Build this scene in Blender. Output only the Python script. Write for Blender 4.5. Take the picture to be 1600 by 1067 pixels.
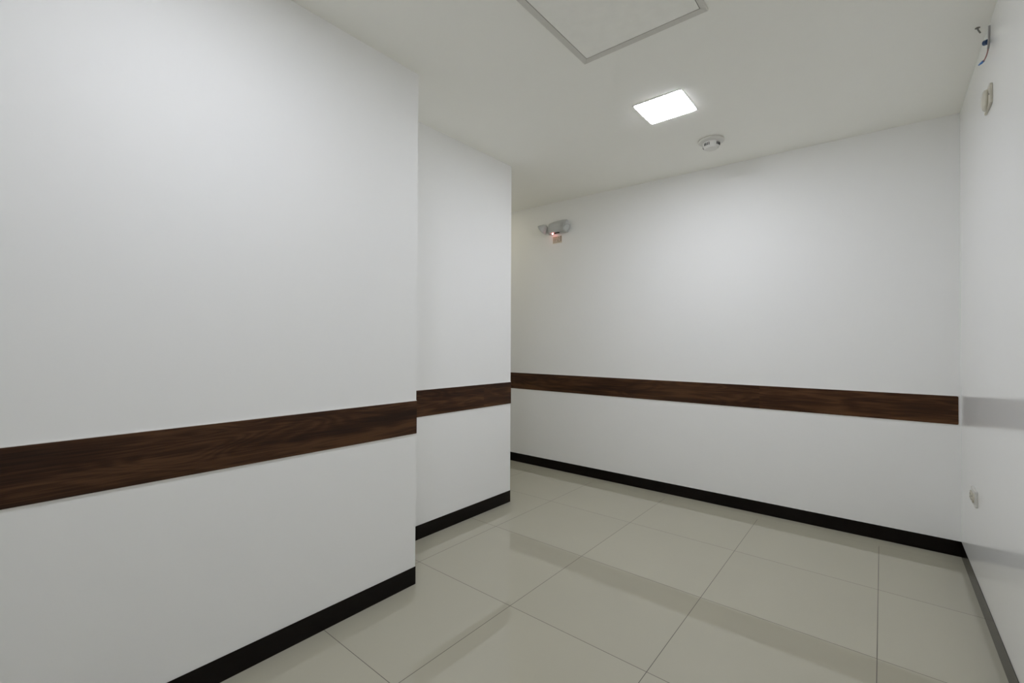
import bpy, bmesh, math, random
from mathutils import Matrix, Vector
random.seed(7)
for o in list(bpy.data.objects):
    bpy.data.objects.remove(o, do_unlink=True)
scene = bpy.context.scene
C = scene.collection

# ------------------------------------------------------------------ camera
cd = bpy.data.cameras.new('camera'); cam = bpy.data.objects.new('camera', cd); C.objects.link(cam)
cd.sensor_width = 36.0; cd.lens = 700.6565 / 1600 * 36.0; cd.clip_start = 0.02
r3 = Vector((0.77127284, 0.63648776, 0.0046406)); u3 = Vector((0.00258417, -0.01042192, 0.99994235)); f3 = Vector((-0.63649943, 0.77121639, 0.00968294))
m = Matrix((r3, u3, -f3)).transposed().to_4x4(); m.translation = (0, 0, 1.125)
cam.matrix_world = m
scene.camera = cam

# ------------------------------------------------------------------ world, exposure, lamps' strengths
w = bpy.data.worlds.new('world'); scene.world = w; w.use_nodes = True
w.node_tree.nodes['Background'].inputs[0].default_value = (0.8, 0.85, 1, 1)
w.node_tree.nodes['Background'].inputs[1].default_value = 0.0
scene.view_settings.view_transform = 'Standard'
try: scene.view_settings.look = 'None'
except Exception: pass
scene.view_settings.gamma = 1.0
scene.view_settings.use_curve_mapping = False
scene.view_settings.exposure = 0.04
scene.cycles.max_bounces = 16; scene.cycles.diffuse_bounces = 12; scene.cycles.glossy_bounces = 6
LAMP_ROOM = 54.0
LAMP_BACK = 41.0
LAMP_HALL = 5.7
LAMP_COL = (0.925, 0.953, 1.045)

# ------------------------------------------------------------------ room dimensions (metres)
D = 3.410; R = 0.3274; A1 = -1.7030; E1 = 1.3525; A2 = -2.0764; E2 = 2.5012
YF = -1.8; XF = -3.9
ZB = 0.0824; ZW0 = 0.7097; ZW1 = 0.8634
def zc(x, y): return 2.3853 - 0.0145 * x + 0.0056 * y     # the ceiling is not quite level

# ------------------------------------------------------------------ materials
def new_mat(name):
    mt = bpy.data.materials.new(name); mt.use_nodes = True
    nt = mt.node_tree; b = nt.nodes['Principled BSDF']
    return mt, nt, b
def N(nt, t, **kw):
    n = nt.nodes.new(t)
    for k, v in kw.items(): setattr(n, k, v)
    return n
def simple(name, col, rough=0.4, noise=0.02, metallic=0, bump=0, scale=60, spec=0.5):
    mt, nt, b = new_mat(name)
    tc = N(nt, 'ShaderNodeTexCoord'); nz = N(nt, 'ShaderNodeTexNoise'); nz.inputs['Scale'].default_value = scale; nz.inputs['Detail'].default_value = 4
    nt.links.new(tc.outputs['Object'], nz.inputs['Vector'])
    cr = N(nt, 'ShaderNodeValToRGB')
    cr.color_ramp.elements[0].position = 0.3; cr.color_ramp.elements[1].position = 0.7
    cr.color_ramp.elements[0].color = tuple(c * (1 - noise) for c in col) + (1,)
    cr.color_ramp.elements[1].color = tuple(min(1, c * (1 + noise)) for c in col) + (1,)
    nt.links.new(nz.outputs['Fac'], cr.inputs['Fac']); nt.links.new(cr.outputs['Color'], b.inputs['Base Color'])
    b.inputs['Roughness'].default_value = rough; b.inputs['Metallic'].default_value = metallic
    b.inputs['Specular IOR Level'].default_value = spec
    if bump:
        bp = N(nt, 'ShaderNodeBump'); bp.inputs['Strength'].default_value = bump; bp.inputs['Distance'].default_value = 0.001
        nt.links.new(nz.outputs['Fac'], bp.inputs['Height']); nt.links.new(bp.outputs['Normal'], b.inputs['Normal'])
    return mt
def emis(name, col, strength, base=(0.9, 0.9, 0.9)):
    mt, nt, b = new_mat(name)
    b.inputs['Base Color'].default_value = base + (1,)
    b.inputs['Emission Color'].default_value = col + (1,); b.inputs['Emission Strength'].default_value = strength
    return mt
M = {}
M['wall'] = simple('satin_wall_paint', (0.93, 0.93, 0.922), rough=0.6, noise=0.002, bump=0, scale=5, spec=0.4)
M['satin'] = simple('glossier_white_wall_paint', (0.95, 0.955, 0.95), rough=0.16, noise=0.002, scale=5, spec=0.5)
M['ceil'] = simple('matt_ceiling_paint', (0.95, 0.945, 0.895), rough=0.8, noise=0.003, scale=5, spec=0.2)
M['base'] = simple('dark_wenge_skirting_tile', (0.0045, 0.0024, 0.0018), rough=0.2, noise=0.3, scale=14, spec=0.18)
M['caulk'] = simple('white_caulk', (0.82, 0.80, 0.77), rough=0.5)
M['hatch_frame'] = simple('grey_painted_aluminium_frame', (0.68, 0.665, 0.62), rough=0.5)
M['hatch_panel'] = simple('painted_hatch_board', (0.95, 0.945, 0.895), rough=0.8, spec=0.2, scale=20)
M['gap_shade'] = simple('painted_gap_shade', (0.16, 0.15, 0.135), rough=0.7)
M['plastic'] = simple('off_white_plastic', (0.70, 0.69, 0.65), rough=0.35)
M['plastic_grey'] = simple('cool_grey_plastic', (0.56, 0.57, 0.57), rough=0.3)
M['beige'] = simple('beige_plastic', (0.60, 0.57, 0.48), rough=0.4)
M['dark'] = simple('dark_plastic', (0.02, 0.02, 0.018), rough=0.5)
M['blue'] = simple('blue_plastic', (0.007, 0.045, 0.14), rough=0.3)
M['bluetape'] = simple('blue_insulating_tape', (0.05, 0.19, 0.52), rough=0.4)
M['cable'] = simple('grey_cable_sheath', (0.34, 0.33, 0.33), rough=0.45)
M['redcable'] = simple('dull_red_wire', (0.36, 0.20, 0.19), rough=0.45)
M['metal'] = simple('dull_zinc_metal', (0.22, 0.22, 0.20), rough=0.4, metallic=0.5)
M['paper'] = simple('beige_label_paper', (0.72, 0.67, 0.55), rough=0.6)
M['ink'] = simple('brown_ink', (0.12, 0.09, 0.06), rough=0.6)
M['frame_white'] = simple('white_lamp_frame', (0.80, 0.79, 0.77), rough=0.4)
M['lens'] = simple('frosted_lamp_lens', (0.62, 0.64, 0.64), rough=0.15)
M['panel_room'] = emis('room_panel_diffuser', LAMP_COL, LAMP_ROOM)
M['panel_back'] = emis('back_panel_diffuser', LAMP_COL, LAMP_BACK)
M['panel_hall'] = emis('hall_panel_diffuser', (1.0, 0.93, 0.70), LAMP_HALL)
M['led'] = emis('red_led', (1.0, 0.30, 0.27), 34.0, (0.8, 0.1, 0.1))

def floor_material():
    mt, nt, b = new_mat('polished_porcelain_tiles')
    L = nt.links.new
    tc = N(nt, 'ShaderNodeTexCoord'); sp = N(nt, 'ShaderNodeSeparateXYZ'); L(tc.outputs['Object'], sp.inputs[0])
    def math_(op, a, bb=None, c=None):
        n = N(nt, 'ShaderNodeMath', operation=op)
        for i, v in enumerate((a, bb, c)):
            if v is None: continue
            if isinstance(v, (int, float)): n.inputs[i].default_value = v
            else: L(v, n.inputs[i])
        return n.outputs[0]
    SX, X0, SY, Y0 = 0.6140, -1.8590, 0.5990, 1.5036
    def axis(o, s, off):
        t = math_('DIVIDE', math_('SUBTRACT', o, off), s)
        fr = math_('FRACT', math_('ADD', t, 50.5))
        d = math_('MULTIPLY', math_('ABSOLUTE', math_('SUBTRACT', fr, 0.5)), s)   # metres to the joint
        cell = math_('FLOOR', math_('ADD', t, 50.0))
        return d, cell
    dx, cx = axis(sp.outputs[0], SX, X0); dy, cy = axis(sp.outputs[1], SY, Y0)
    # the last row against the back wall is a strip cut without joints across it
    strip = math_('GREATER_THAN', sp.outputs[1], Y0 + 3 * SY - 0.01)
    dx = math_('ADD', dx, strip); dy = math_('ADD', dy, math_('MULTIPLY', strip, 0.0008))
    d = math_('MINIMUM', dx, dy)
    mask = N(nt, 'ShaderNodeMapRange'); L(d, mask.inputs[0])
    mask.inputs[1].default_value = 0.0009; mask.inputs[2].default_value = 0.0014; mask.inputs[3].default_value = 1; mask.inputs[4].default_value = 0
    cb = N(nt, 'ShaderNodeCombineXYZ'); L(cx, cb.inputs[0]); L(cy, cb.inputs[1])
    wn = N(nt, 'ShaderNodeTexWhiteNoise'); L(cb.outputs[0], wn.inputs['Vector'])
    nz = N(nt, 'ShaderNodeTexNoise'); nz.inputs['Scale'].default_value = 3.5; nz.inputs['Detail'].default_value = 5; L(tc.outputs['Object'], nz.inputs['Vector'])
    v = math_('ADD', math_('MULTIPLY', math_('SUBTRACT', wn.outputs['Value'], 0.5), 0.03), math_('MULTIPLY', math_('SUBTRACT', nz.outputs['Fac'], 0.5), 0.04))
    v = math_('ADD', v, 1.0)
    hv = N(nt, 'ShaderNodeHueSaturation'); hv.inputs['Color'].default_value = (0.470, 0.447, 0.358, 1); L(v, hv.inputs['Value'])
    mx = N(nt, 'ShaderNodeMix', data_type='RGBA'); L(mask.outputs[0], mx.inputs[0]); L(hv.outputs[0], mx.inputs[6]); mx.inputs[7].default_value = (0.07, 0.058, 0.045, 1)
    L(mx.outputs[2], b.inputs['Base Color'])
    rr = math_('ADD', math_('MULTIPLY', mask.outputs[0], 0.5), 0.022); L(rr, b.inputs['Roughness'])
    b.inputs['IOR'].default_value = 1.58
    return mt
M['floor'] = floor_material()

def wood_material(name, seed, axis, tint=1.0):
    mt, nt, b = new_mat(name); L = nt.links.new
    tc = N(nt, 'ShaderNodeTexCoord'); mp = N(nt, 'ShaderNodeMapping'); L(tc.outputs['Object'], mp.inputs[0])
    mp.inputs['Location'].default_value = (seed * 3.1, seed * 1.7, seed * 0.9)
    sc = [1.0, 1.0, 14.0]; mp.inputs['Scale'].default_value = sc
    # broad figure
    n1 = N(nt, 'ShaderNodeTexNoise'); n1.inputs['Scale'].default_value = 1.6; n1.inputs['Detail'].default_value = 3; L(mp.outputs[0], n1.inputs['Vector'])
    # fine fibres
    mp2 = N(nt, 'ShaderNodeMapping'); L(tc.outputs['Object'], mp2.inputs[0]); mp2.inputs['Scale'].default_value = (5, 5, 190)
    mp2.inputs['Location'].default_value = (seed, seed * 2, seed * 5)
    n2 = N(nt, 'ShaderNodeTexNoise'); n2.inputs['Scale'].default_value = 1.5; n2.inputs['Detail'].default_value = 6; n2.inputs['Distortion'].default_value = 0.4; L(mp2.outputs[0], n2.inputs['Vector'])
    # cathedral bands
    mp3 = N(nt, 'ShaderNodeMapping'); L(tc.outputs['Object'], mp3.inputs[0]); mp3.inputs['Scale'].default_value = (0.9, 0.9, 6.5)
    mp3.inputs['Location'].default_value = (seed * 2.3, seed * 0.4, seed * 0.31)
    wv = N(nt, 'ShaderNodeTexNoise'); wv.inputs['Scale'].default_value = 1.9; wv.inputs['Detail'].default_value = 1.0; wv.inputs['Distortion'].default_value = 0.6; L(mp3.outputs[0], wv.inputs['Vector'])
    mul = N(nt, 'ShaderNodeMath', operation='MULTIPLY'); L(wv.outputs['Fac'], mul.inputs[0]); mul.inputs[1].default_value = 60
    sn = N(nt, 'ShaderNodeMath', operation='SINE'); L(mul.outputs[0], sn.inputs[0])
    a = N(nt, 'ShaderNodeMath', operation='MULTIPLY_ADD'); L(sn.outputs[0], a.inputs[0]); a.inputs[1].default_value = 0.06
    L(n1.outputs['Fac'], a.inputs[2])
    a2 = N(nt, 'ShaderNodeMath', operation='MULTIPLY_ADD'); L(n2.outputs['Fac'], a2.inputs[0]); a2.inputs[1].default_value = 0.62; L(a.outputs[0], a2.inputs[2])
    cr = N(nt, 'ShaderNodeValToRGB'); L(a2.outputs[0], cr.inputs['Fac'])
    e = cr.color_ramp.elements; e[0].position = 0.60; e[1].position = 1.02
    e[0].color = (0.022 * tint, 0.0075 * tint, 0.0022 * tint, 1); e[1].color = (0.095 * tint, 0.042 * tint, 0.016 * tint, 1)
    mid = e.new(0.80); mid.color = (0.046 * tint, 0.0165 * tint, 0.0050 * tint, 1)
    L(cr.outputs[0], b.inputs['Base Color']); b.inputs['Roughness'].default_value = 0.42
    b.inputs['Specular IOR Level'].default_value = 0.25
    bp = N(nt, 'ShaderNodeBump'); bp.inputs['Strength'].default_value = 0.15; bp.inputs['Distance'].default_value = 0.0005
    L(n2.outputs['Fac'], bp.inputs['Height']); L(bp.outputs[0], b.inputs['Normal'])
    return mt

# ------------------------------------------------------------------ mesh helpers
def obj(name, bm, mat, parent=None, smooth=False, loc=None):
    me = bpy.data.meshes.new(name); bmesh.ops.recalc_face_normals(bm, faces=bm.faces[:]); bm.to_mesh(me); bm.free()
    if smooth:
        for p in me.polygons: p.use_smooth = True
    me.materials.append(M[mat] if isinstance(mat, str) else mat)
    o = bpy.data.objects.new(name, me); C.objects.link(o)
    if parent: o.parent = parent
    if loc: o.location = loc
    return o
def box(bm, x0, x1, y0, y1, z0, z1, top=None, bottom=None):
    xs = (min(x0, x1), max(x0, x1)); ys = (min(y0, y1), max(y0, y1))
    v = {}
    for i, x in enumerate(xs):
        for j, y in enumerate(ys):
            v[i, j, 0] = bm.verts.new((x, y, bottom(x, y) if bottom else z0))
            v[i, j, 1] = bm.verts.new((x, y, top(x, y) if top else z1))
    for f in [((0,0,0),(0,1,0),(1,1,0),(1,0,0)), ((0,0,1),(1,0,1),(1,1,1),(0,1,1)), ((0,0,0),(1,0,0),(1,0,1),(0,0,1)),
              ((0,1,0),(0,1,1),(1,1,1),(1,1,0)), ((0,0,0),(0,0,1),(0,1,1),(0,1,0)), ((1,0,0),(1,1,0),(1,1,1),(1,0,1))]:
        bm.faces.new([v[k] for k in f])
    return bm
def bev(bm, w, seg=2, edges=None):
    bmesh.ops.bevel(bm, geom=edges or bm.edges[:], offset=w, segments=seg, affect='EDGES', profile=0.5)
    return bm
def lathe(bm, prof, seg=48, axis='z', origin=(0, 0, 0), cap=True):
    """prof: list of (radius, height); revolve round local axis, direction vector axis."""
    ax = {'z': Vector((0, 0, 1)), 'x': Vector((1, 0, 0)), 'y': Vector((0, 1, 0))}[axis] if isinstance(axis, str) else Vector(axis).normalized()
    t = Vector((0, 0, 1)) if abs(ax.z) < 0.9 else Vector((1, 0, 0))
    u = ax.cross(t).normalized(); v = ax.cross(u).normalized(); o = Vector(origin)
    rings = []
    for r, h in prof:
        rings.append([bm.verts.new(o + ax * h + (u * math.cos(2*math.pi*k/seg) + v * math.sin(2*math.pi*k/seg)) * r) for k in range(seg)])
    for a, b in zip(rings, rings[1:]):
        for k in range(seg): bm.faces.new((a[k], a[(k+1) % seg], b[(k+1) % seg], b[k]))
    if cap:
        bm.faces.new(rings[0]); bm.faces.new(rings[-1])
    return bm
def tube(bm, pts, r, seg=12):
    pts = [Vector(p) for p in pts]; rings = []
    for i, p in enumerate(pts):
        d = (pts[min(i+1, len(pts)-1)] - pts[max(i-1, 0)]).normalized()
        t = Vector((0, 1, 0)) if abs(d.y) < 0.9 else Vector((1, 0, 0))
        u = d.cross(t).normalized(); v = d.cross(u).normalized()
        rr = r[i] if isinstance(r, (list, tuple)) else r
        rings.append([bm.verts.new(p + (u*math.cos(2*math.pi*k/seg) + v*math.sin(2*math.pi*k/seg))*rr) for k in range(seg)])
    for a, b in zip(rings, rings[1:]):
        for k in range(seg): bm.faces.new((a[k], a[(k+1) % seg], b[(k+1) % seg], b[k]))
    bm.faces.new(rings[0]); bm.faces.new(rings[-1]); return bm
def curve_pts(ctrl, n=8):
    c = [Vector(p) for p in ctrl]; c = [2*c[0]-c[1]] + c + [2*c[-1]-c[-2]]; out = []
    for i in range(1, len(c)-2):
        for k in range(n):
            t = k/n; a, b, d, e = c[i-1], c[i], c[i+1], c[i+2]
            out.append(0.5*((2*b) + (d-a)*t + (2*a-5*b+4*d-e)*t*t + (-a+3*b-3*d+e)*t**3))
    out.append(c[-2]); return out
def struct(name, bm, mat, parent=None, **k):
    o = obj(name, bm, mat, parent, **k)
    if parent is None: o['kind'] = 'structure'
    return o
def thing(name, label, cat, loc, group=None):
    o = bpy.data.objects.new(name, None); C.objects.link(o); o.location = loc; o.empty_display_size = 0.05
    o['label'] = label; o['category'] = cat
    if group: o['group'] = group
    return o

# ------------------------------------------------------------------ the setting
T = 0.15
struct('floor', box(bmesh.new(), XF - T, R + T, YF - T, D + T, -0.12, 0.0), 'floor')
struct('ceiling', box(bmesh.new(), XF - T, R + T, YF - T, D + T, 0, 2.62, bottom=zc), 'ceil')
def wall(name, x0, x1, y0, y1, mat='wall'):
    struct(name, box(bmesh.new(), x0, x1, y0, y1, 0, 0, top=zc), mat)
wall('wall_left', A1, A2 - 0.4, YF, E1)
wall('wall_middle', A2, XF, E1, E2)
wall('wall_back', XF - T, R + T, D, D + T)
wall('wall_right', R, R + T, YF, D, 'satin')
wall('wall_front', A2 - 0.4, R + T, YF - T, YF)
wall('wall_far_left', XF - T, XF, E2, D)

BT = 0.0016     # tiles of the skirting stand this proud of the paint
def skirting(name, boxes):
    bm = bmesh.new()
    for b_ in boxes: box(bm, *b_, 0, ZB)
    es = [e for e in bm.edges if abs(e.verts[0].co.z - ZB) < 1e-5 and abs(e.verts[1].co.z - ZB) < 1e-5]
    bev(bm, 0.0005, 2, es)
    struct(name, bm, 'base')
skirting('baseboard_left', [(A1, A1 + BT, YF, E1 + BT), (A2 + BT, A1, E1, E1 + BT)])
skirting('baseboard_middle', [(A2, A2 + BT, E1 + BT, E2 + BT), (XF, A2, E2, E2 + BT)])
skirting('baseboard_back', [(XF, R - BT, D - BT, D)])
skirting('baseboard_right', [(R - BT, R, YF, D - BT)])
skirting('baseboard_front', [(A1 + BT, R - BT, YF, YF + BT)])

# wood protection boards let into the walls, edges sealed with a thin line of caulk
WT = 0.005
def board(name, n, axis, c, s0, s1, side, seed, tint=1.0, corner=0.0015):
    bm = bmesh.new()
    if axis == 'y': box(bm, c, c + side * WT, s0, s1, ZW0, ZW1)
    else: box(bm, s0, s1, c, c + side * WT, ZW0, ZW1)
    if corner > 0.002:
        es = [e for e in bm.edges if all(abs(v.co.x - s1) < 1e-5 for v in e.verts) and abs(e.verts[0].co.z - e.verts[1].co.z) < 1e-5]
        bev(bm, corner, 5, es)
    struct(name, bm, wood_material('dark_walnut_board_%s' % n, seed, axis, tint))
def caulk(name, axis, c, s0, s1, side):
    bm = bmesh.new(); w_ = 0.0022
    for za, zb in ((ZW0 - w_, ZW0), (ZW1, ZW1 + w_)):
        if axis == 'y': box(bm, c, c + side * 0.004, s0, s1, za, zb)
        else: box(bm, s0, s1, c, c + side * 0.004, za, zb)
    if name == 'trim_7':
        box(bm, s1, s1 + w_, c, c + side * 0.004, ZW0 - w_, ZW1 + w_)
    struct(name, bm, 'caulk')
XJ = -0.640                     # joint between the two boards on the back wall
board('trim_1', 'left', 'y', A1, YF, E1, 1, 1.0, 0.92)
board('trim_2', 'middle', 'y', A2, E1, 2.2155, 1, 4.3, 1.0)
board('trim_3', 'middle_end', 'y', A2, 2.2155, E2, 1, 7.9, 1.03)
board('trim_4', 'back_long', 'x', D, XF, XJ, -1, 11.0, 0.95)
board('trim_5', 'back_short', 'x', D, XJ, R - 0.010, -1, 15.5, 1.12, corner=0.006)
caulk('trim_6', 'y', A1, YF, E1, 1)
caulk('trim_7', 'x', D, XF, R - 0.010, -1)
caulk('trim_8', 'y', A2, E1, E2, 1)

# ------------------------------------------------------------------ ceiling lights
def ceiling_light(label, x, y, mat, sx=0.249, sy=0.243):
    t = thing('ceiling_light', label, 'ceiling light', (x, y, zc(x, y)), 'square recessed ceiling panels')
    fw = 0.006
    bm = bmesh.new()
    for a in ((-sx/2-fw, sx/2+fw, -sy/2-fw, -sy/2), (-sx/2-fw, sx/2+fw, sy/2, sy/2+fw), (-sx/2-fw, -sx/2, -sy/2, sy/2), (sx/2, sx/2+fw, -sy/2, sy/2)):
        box(bm, *a, -0.004, 0.004)
    obj('frame', bm, 'frame_white', t)
    bm = bmesh.new(); box(bm, -sx/2, sx/2, -sy/2, sy/2, -0.006, 0.002)
    es = [e for e in bm.edges if abs(e.verts[0].co.z - e.verts[1].co.z) > 0.005]
    bev(bm, 0.014, 4, es)
    obj('diffuser', bm, mat, t)
    return t
ceiling_light('square white recessed ceiling light glowing between the hatch and the smoke detector', -0.8965, 2.374, 'panel_room')
ceiling_light('square white ceiling light beyond the hatch, lighting the long left wall', -0.8965, 0.42, 'panel_back')
ceiling_light('square warm ceiling light in the passage behind the middle wall', -3.05, 2.96, 'panel_hall')

# ------------------------------------------------------------------ access hatch
hx0, hx1, hy0, hy1 = -1.037, -0.503, 1.232, 1.7645
hc = ((hx0 + hx1) / 2, (hy0 + hy1) / 2)
t = thing('access_hatch', 'square ceiling access hatch with a thin grey frame', 'access hatch', (hc[0], hc[1], zc(*hc)))
hw, hh, fr = (hx1 - hx0) / 2, (hy1 - hy0) / 2, 0.0225
def rel(x, y, dz): return zc(hc[0] + x, hc[1] + y) - zc(*hc) + dz
def ring(w0, h0, w1, h1, za, zb, zi=None):
    """rectangular ring: outer half sizes w0,h0, inner w1,h1, from za (top) down to zb."""
    bm = bmesh.new(); P = [(-1, -1), (1, -1), (1, 1), (-1, 1)]
    zi = zb if zi is None else zi
    loops = [[bm.verts.new((sx*a, sy*b, rel(sx*a, sy*b, z))) for sx, sy in P] for a, b, z in ((w0, h0, za), (w0, h0, zb + 0.0015), (w0 - 0.0015, h0 - 0.0015, zb), (w1, h1, zi), (w1, h1, za))]
    for i in range(len(loops)):
        a, b = loops[i], loops[(i+1) % len(loops)]
        for k in range(4): bm.faces.new((a[k], a[(k+1) % 4], b[(k+1) % 4], b[k]))
    return bm
obj('frame', ring(hw, hh, hw - fr, hh - fr, 0.003, -0.010, -0.004), 'hatch_frame', t)
obj('gap_shade', ring(hw - fr, hh - fr, hw - fr - 0.0028, hh - fr - 0.0028, 0.003, -0.0022, -0.0022), 'gap_shade', t)  # dark-coloured strip standing in for the shade in the gap round the panel
bm = bmesh.new(); a, b = hw - fr - 0.0028, hh - fr - 0.0028
box(bm, -a, a, -b, b, 0, 0, top=lambda x, y: rel(x, y, 0.003), bottom=lambda x, y: rel(x, y, -0.0035))
obj('panel', bm, 'hatch_panel', t)

# ------------------------------------------------------------------ smoke detector
sx_, sy_ = -0.818, 2.935
t = thing('smoke_detector', 'round off-white smoke detector on the ceiling with dark vent slots', 'smoke detector', (sx_, sy_, zc(sx_, sy_)))
obj('base', lathe(bmesh.new(), [(0.066, 0.002), (0.073, -0.001), (0.0755, -0.006), (0.075, -0.011), (0.070, -0.015), (0.058, -0.018), (0.052, -0.020)], 64), 'plastic', t, smooth=True)
obj('cap', lathe(bmesh.new(), [(0.050, -0.018), (0.0495, -0.024), (0.0475, -0.040), (0.0455, -0.044), (0.0375, -0.0545), (0.036, -0.0555), (0.010, -0.0558)], 64), 'plastic', t)
for k in range(16):
    a = math.radians(-74.4 - 50 + (k // 4) * 90 + (k % 4) * 11.5)
    bm = bmesh.new(); box(bm, 0.0455, 0.0510, -0.0019, 0.0019, -0.0430, -0.0275)
    bmesh.ops.rotate(bm, verts=bm.verts[:], cent=(0, 0, 0), matrix=Matrix.Rotation(a, 3, 'Z'))
    obj('vent_slot', bm, 'dark', t)

# ------------------------------------------------------------------ emergency light on the back wall
ex, ez = -2.262, 2.206
t = thing('emergency_light', 'white emergency light unit with angled lamp heads high on the back wall', 'emergency light', (ex, D, ez))
bm = bmesh.new(); W = 0.098
prof = [(-0.000, 0.056), (-0.018, 0.058), (-0.036, 0.046), (-0.048, 0.020), (-0.050, -0.018), (-0.042, -0.048), (-0.026, -0.060), (0.000, -0.060)]
ringsL = []
for s, k in ((-1.0, 0.84), (-0.95, 0.90), (-0.4, 0.98), (0.5, 1.0), (0.94, 0.96), (1.0, 0.88)):
    ringsL.append([bm.verts.new((s * W, y * k, z * k - (1 - k) * 0.06)) for y, z in prof])
for a, b in zip(ringsL, ringsL[1:]):
    n = len(prof)
    for i in range(n): bm.faces.new((a[i], a[(i+1) % n], b[(i+1) % n], b[i]))
bm.faces.new(ringsL[0]); bm.faces.new(ringsL[-1])
bev(bm, 0.003, 2, [e for e in bm.edges if e.calc_face_angle(0) > 0.5])
obj('housing', bm, 'plastic_grey', t)
def head(sx2, axis, org, k=1.0):
    ax = Vector(axis)
    prof_ = [(0.012, -0.022), (0.022, -0.016), (0.032, 0.0), (0.043, 0.018), (0.050, 0.032), (0.052, 0.038), (0.048, 0.039)]
    h = obj('lamp_head', lathe(bmesh.new(), [(a_ * k, b_ * k) for a_, b_ in prof_], 40, ax, org), 'plastic_grey', t, smooth=True)
    p = Vector(org) + ax.normalized() * 0.0385 * k
    obj('lens', lathe(bmesh.new(), [(0.047 * k, 0.0), (0.038 * k, 0.004), (0.02 * k, 0.007), (0.004 * k, 0.008)], 32, ax, p), 'lens', h, smooth=True)
head(-1, (-0.80, -0.10, -0.60), (-0.132, -0.046, 0.010))
head(1, (0.72, -0.35, -0.60), (0.094, -0.052, -0.016), 0.72)
obj('status_lamp', lathe(bmesh.new(), [(0.0045, 0), (0.0045, 0.004), (0.0030, 0.0065), (0.001, 0.0075)], 20, (0, -0.3, -1), (-0.050, -0.034, -0.058)), 'led', t)
bm = bmesh.new(); box(bm, -0.030, 0.022, -0.044, -0.028, -0.063, -0.055)
obj('test_button', bev(bm, 0.0015), 'dark', t)
for xx in (0.045, 0.060, 0.075):
    bm = bmesh.new(); box(bm, xx, xx + 0.004, -0.0520, -0.046, -0.010, 0.020)
    obj('rib', bm, 'plastic_grey', t)

# beige sticker below it
lx0, lx1, lz0, lz1 = -2.332, -2.234, 2.063, 2.128
t = thing('label_sticker', 'small beige printed sticker on the wall under the emergency light', 'sticker', ((lx0+lx1)/2, D, (lz0+lz1)/2))
a, b = (lx1-lx0)/2, (lz1-lz0)/2
bm = bmesh.new(); box(bm, -a, a, -0.0012, 0, -b, b); obj('card', bm, 'paper', t)
bm = bmesh.new(); rr = random.Random(5)
for row in range(4):
    z = b - 0.012 - row*0.0135; x = -a + 0.006
    while x < a - 0.022:
        ww = rr.uniform(0.004, 0.012); box(bm, x, x+ww, -0.0017, -0.0012, z - 0.003, z + 0.003); x += ww + rr.uniform(0.003, 0.006)
box(bm, a - 0.014, a - 0.008, -0.0017, -0.0012, -b + 0.012, b - 0.004)
obj('printing', bm, 'ink', t)

# ------------------------------------------------------------------ beige fittings on the right wall
t = thing('junction_box', 'beige plastic junction box high on the right wall', 'junction box', (R, 2.53, 2.10))
bm = bmesh.new(); box(bm, -0.008, 0, -0.062, 0.066, -0.040, 0.037); obj('back_plate', bev(bm, 0.003, 2), 'beige', t)
obj('cover', lathe(bmesh.new(), [(0.040, 0.007), (0.0395, 0.013), (0.036, 0.017), (0.026, 0.0195), (0.010, 0.020)], 40, (-1, 0, 0), (0, 0.012, 0)), 'beige', t, smooth=True)
obj('screw', lathe(bmesh.new(), [(0.003, 0.007), (0.003, 0.0092), (0.0015, 0.0096)], 16, (-1, 0, 0), (0, -0.046, 0.0)), 'metal', t)

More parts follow.
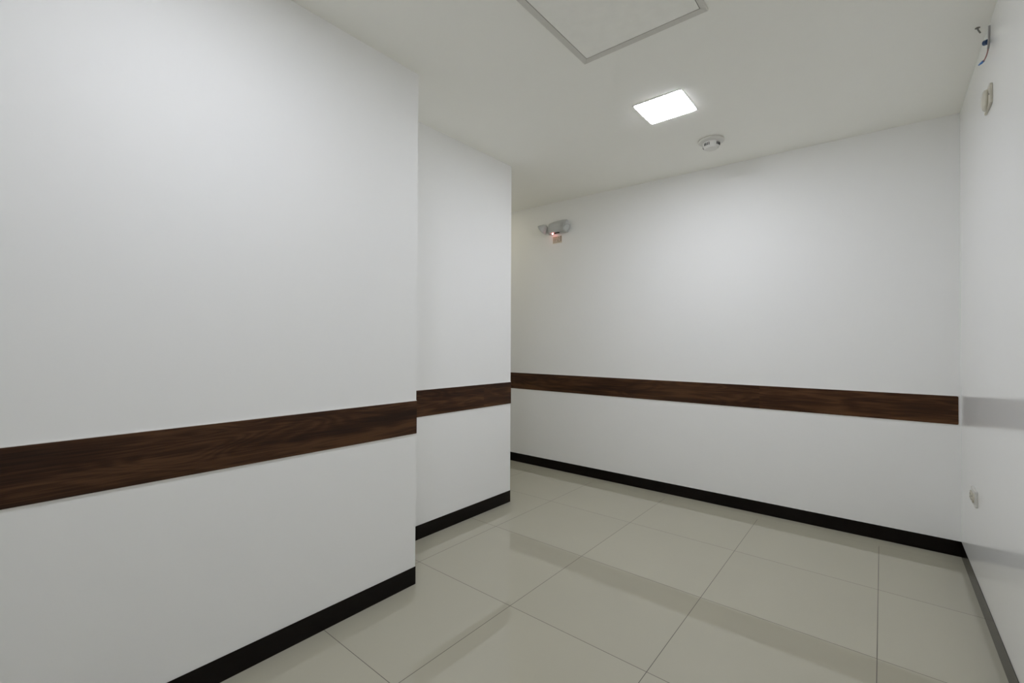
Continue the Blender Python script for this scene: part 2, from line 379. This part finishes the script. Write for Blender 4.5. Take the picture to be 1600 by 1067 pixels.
t = thing('wall_socket', 'small beige socket low on the right wall near the back corner', 'socket', (R, 2.925, 0.447))
bm = bmesh.new(); box(bm, -0.010, 0, -0.060, 0.060, -0.036, 0.036); obj('plate', bev(bm, 0.003, 2), 'plastic', t)
for yy in (-0.028, 0.028):
    s = obj('outlet', lathe(bmesh.new(), [(0.021, 0.009), (0.021, 0.014), (0.019, 0.016), (0.008, 0.016)], 32, (-1, 0, 0), (0, yy, 0)), 'beige', t)
    for zz in (-0.008, 0.008):
        bm = bmesh.new(); box(bm, -0.0168, -0.0155, yy - 0.004, yy + 0.004, zz - 0.0015, zz + 0.0015); obj('slot', bm, 'dark', s)

# ------------------------------------------------------------------ loose cable and hook near the ceiling at the right wall
t = thing('cable_drop', 'grey cable with a blue connector hanging on the right wall below the ceiling', 'cable', (R, 2.54, 2.38))
def P(y, z, off): return (-off, y - 2.54, z - 2.38)
obj('sheath', tube(bmesh.new(), curve_pts([P(2.497, 2.370, 0.005), P(2.497, 2.345, 0.005), P(2.499, 2.31, 0.006), P(2.505, 2.285, 0.007)]), 0.0035), 'cable', t, smooth=True)
obj('connector', tube(bmesh.new(), [P(2.515, 2.318, 0.004), P(2.517, 2.319, 0.007), P(2.526, 2.322, 0.014), P(2.528, 2.323, 0.016)], [0.006, 0.010, 0.010, 0.007], 20), 'blue', t)
obj('wire', tube(bmesh.new(), curve_pts([P(2.505, 2.286, 0.007), P(2.512, 2.272, 0.009), P(2.525, 2.262, 0.012), P(2.540, 2.256, 0.0165)]), 0.0022), 'redcable', t, smooth=True)
obj('taped_end', tube(bmesh.new(), [P(2.538, 2.257, 0.016), P(2.552, 2.258, 0.020), P(2.572, 2.262, 0.024)], [0.004, 0.0045, 0.003]), 'bluetape', t)

t = thing('ceiling_hook', 'small dull metal hook screwed into the ceiling beside the right wall', 'hook', (0.2955, 2.536, zc(0.2955, 2.536)))
obj('plate', lathe(bmesh.new(), [(0.0075, 0.001), (0.008, -0.001), (0.006, -0.0025), (0.003, -0.003)], 24), 'metal', t)
obj('shank', tube(bmesh.new(), curve_pts([(0, 0, -0.002), (0.0015, -0.002, -0.010), (0.004, -0.004, -0.018), (0.007, -0.006, -0.026)]), 0.0026), 'metal', t, smooth=True)
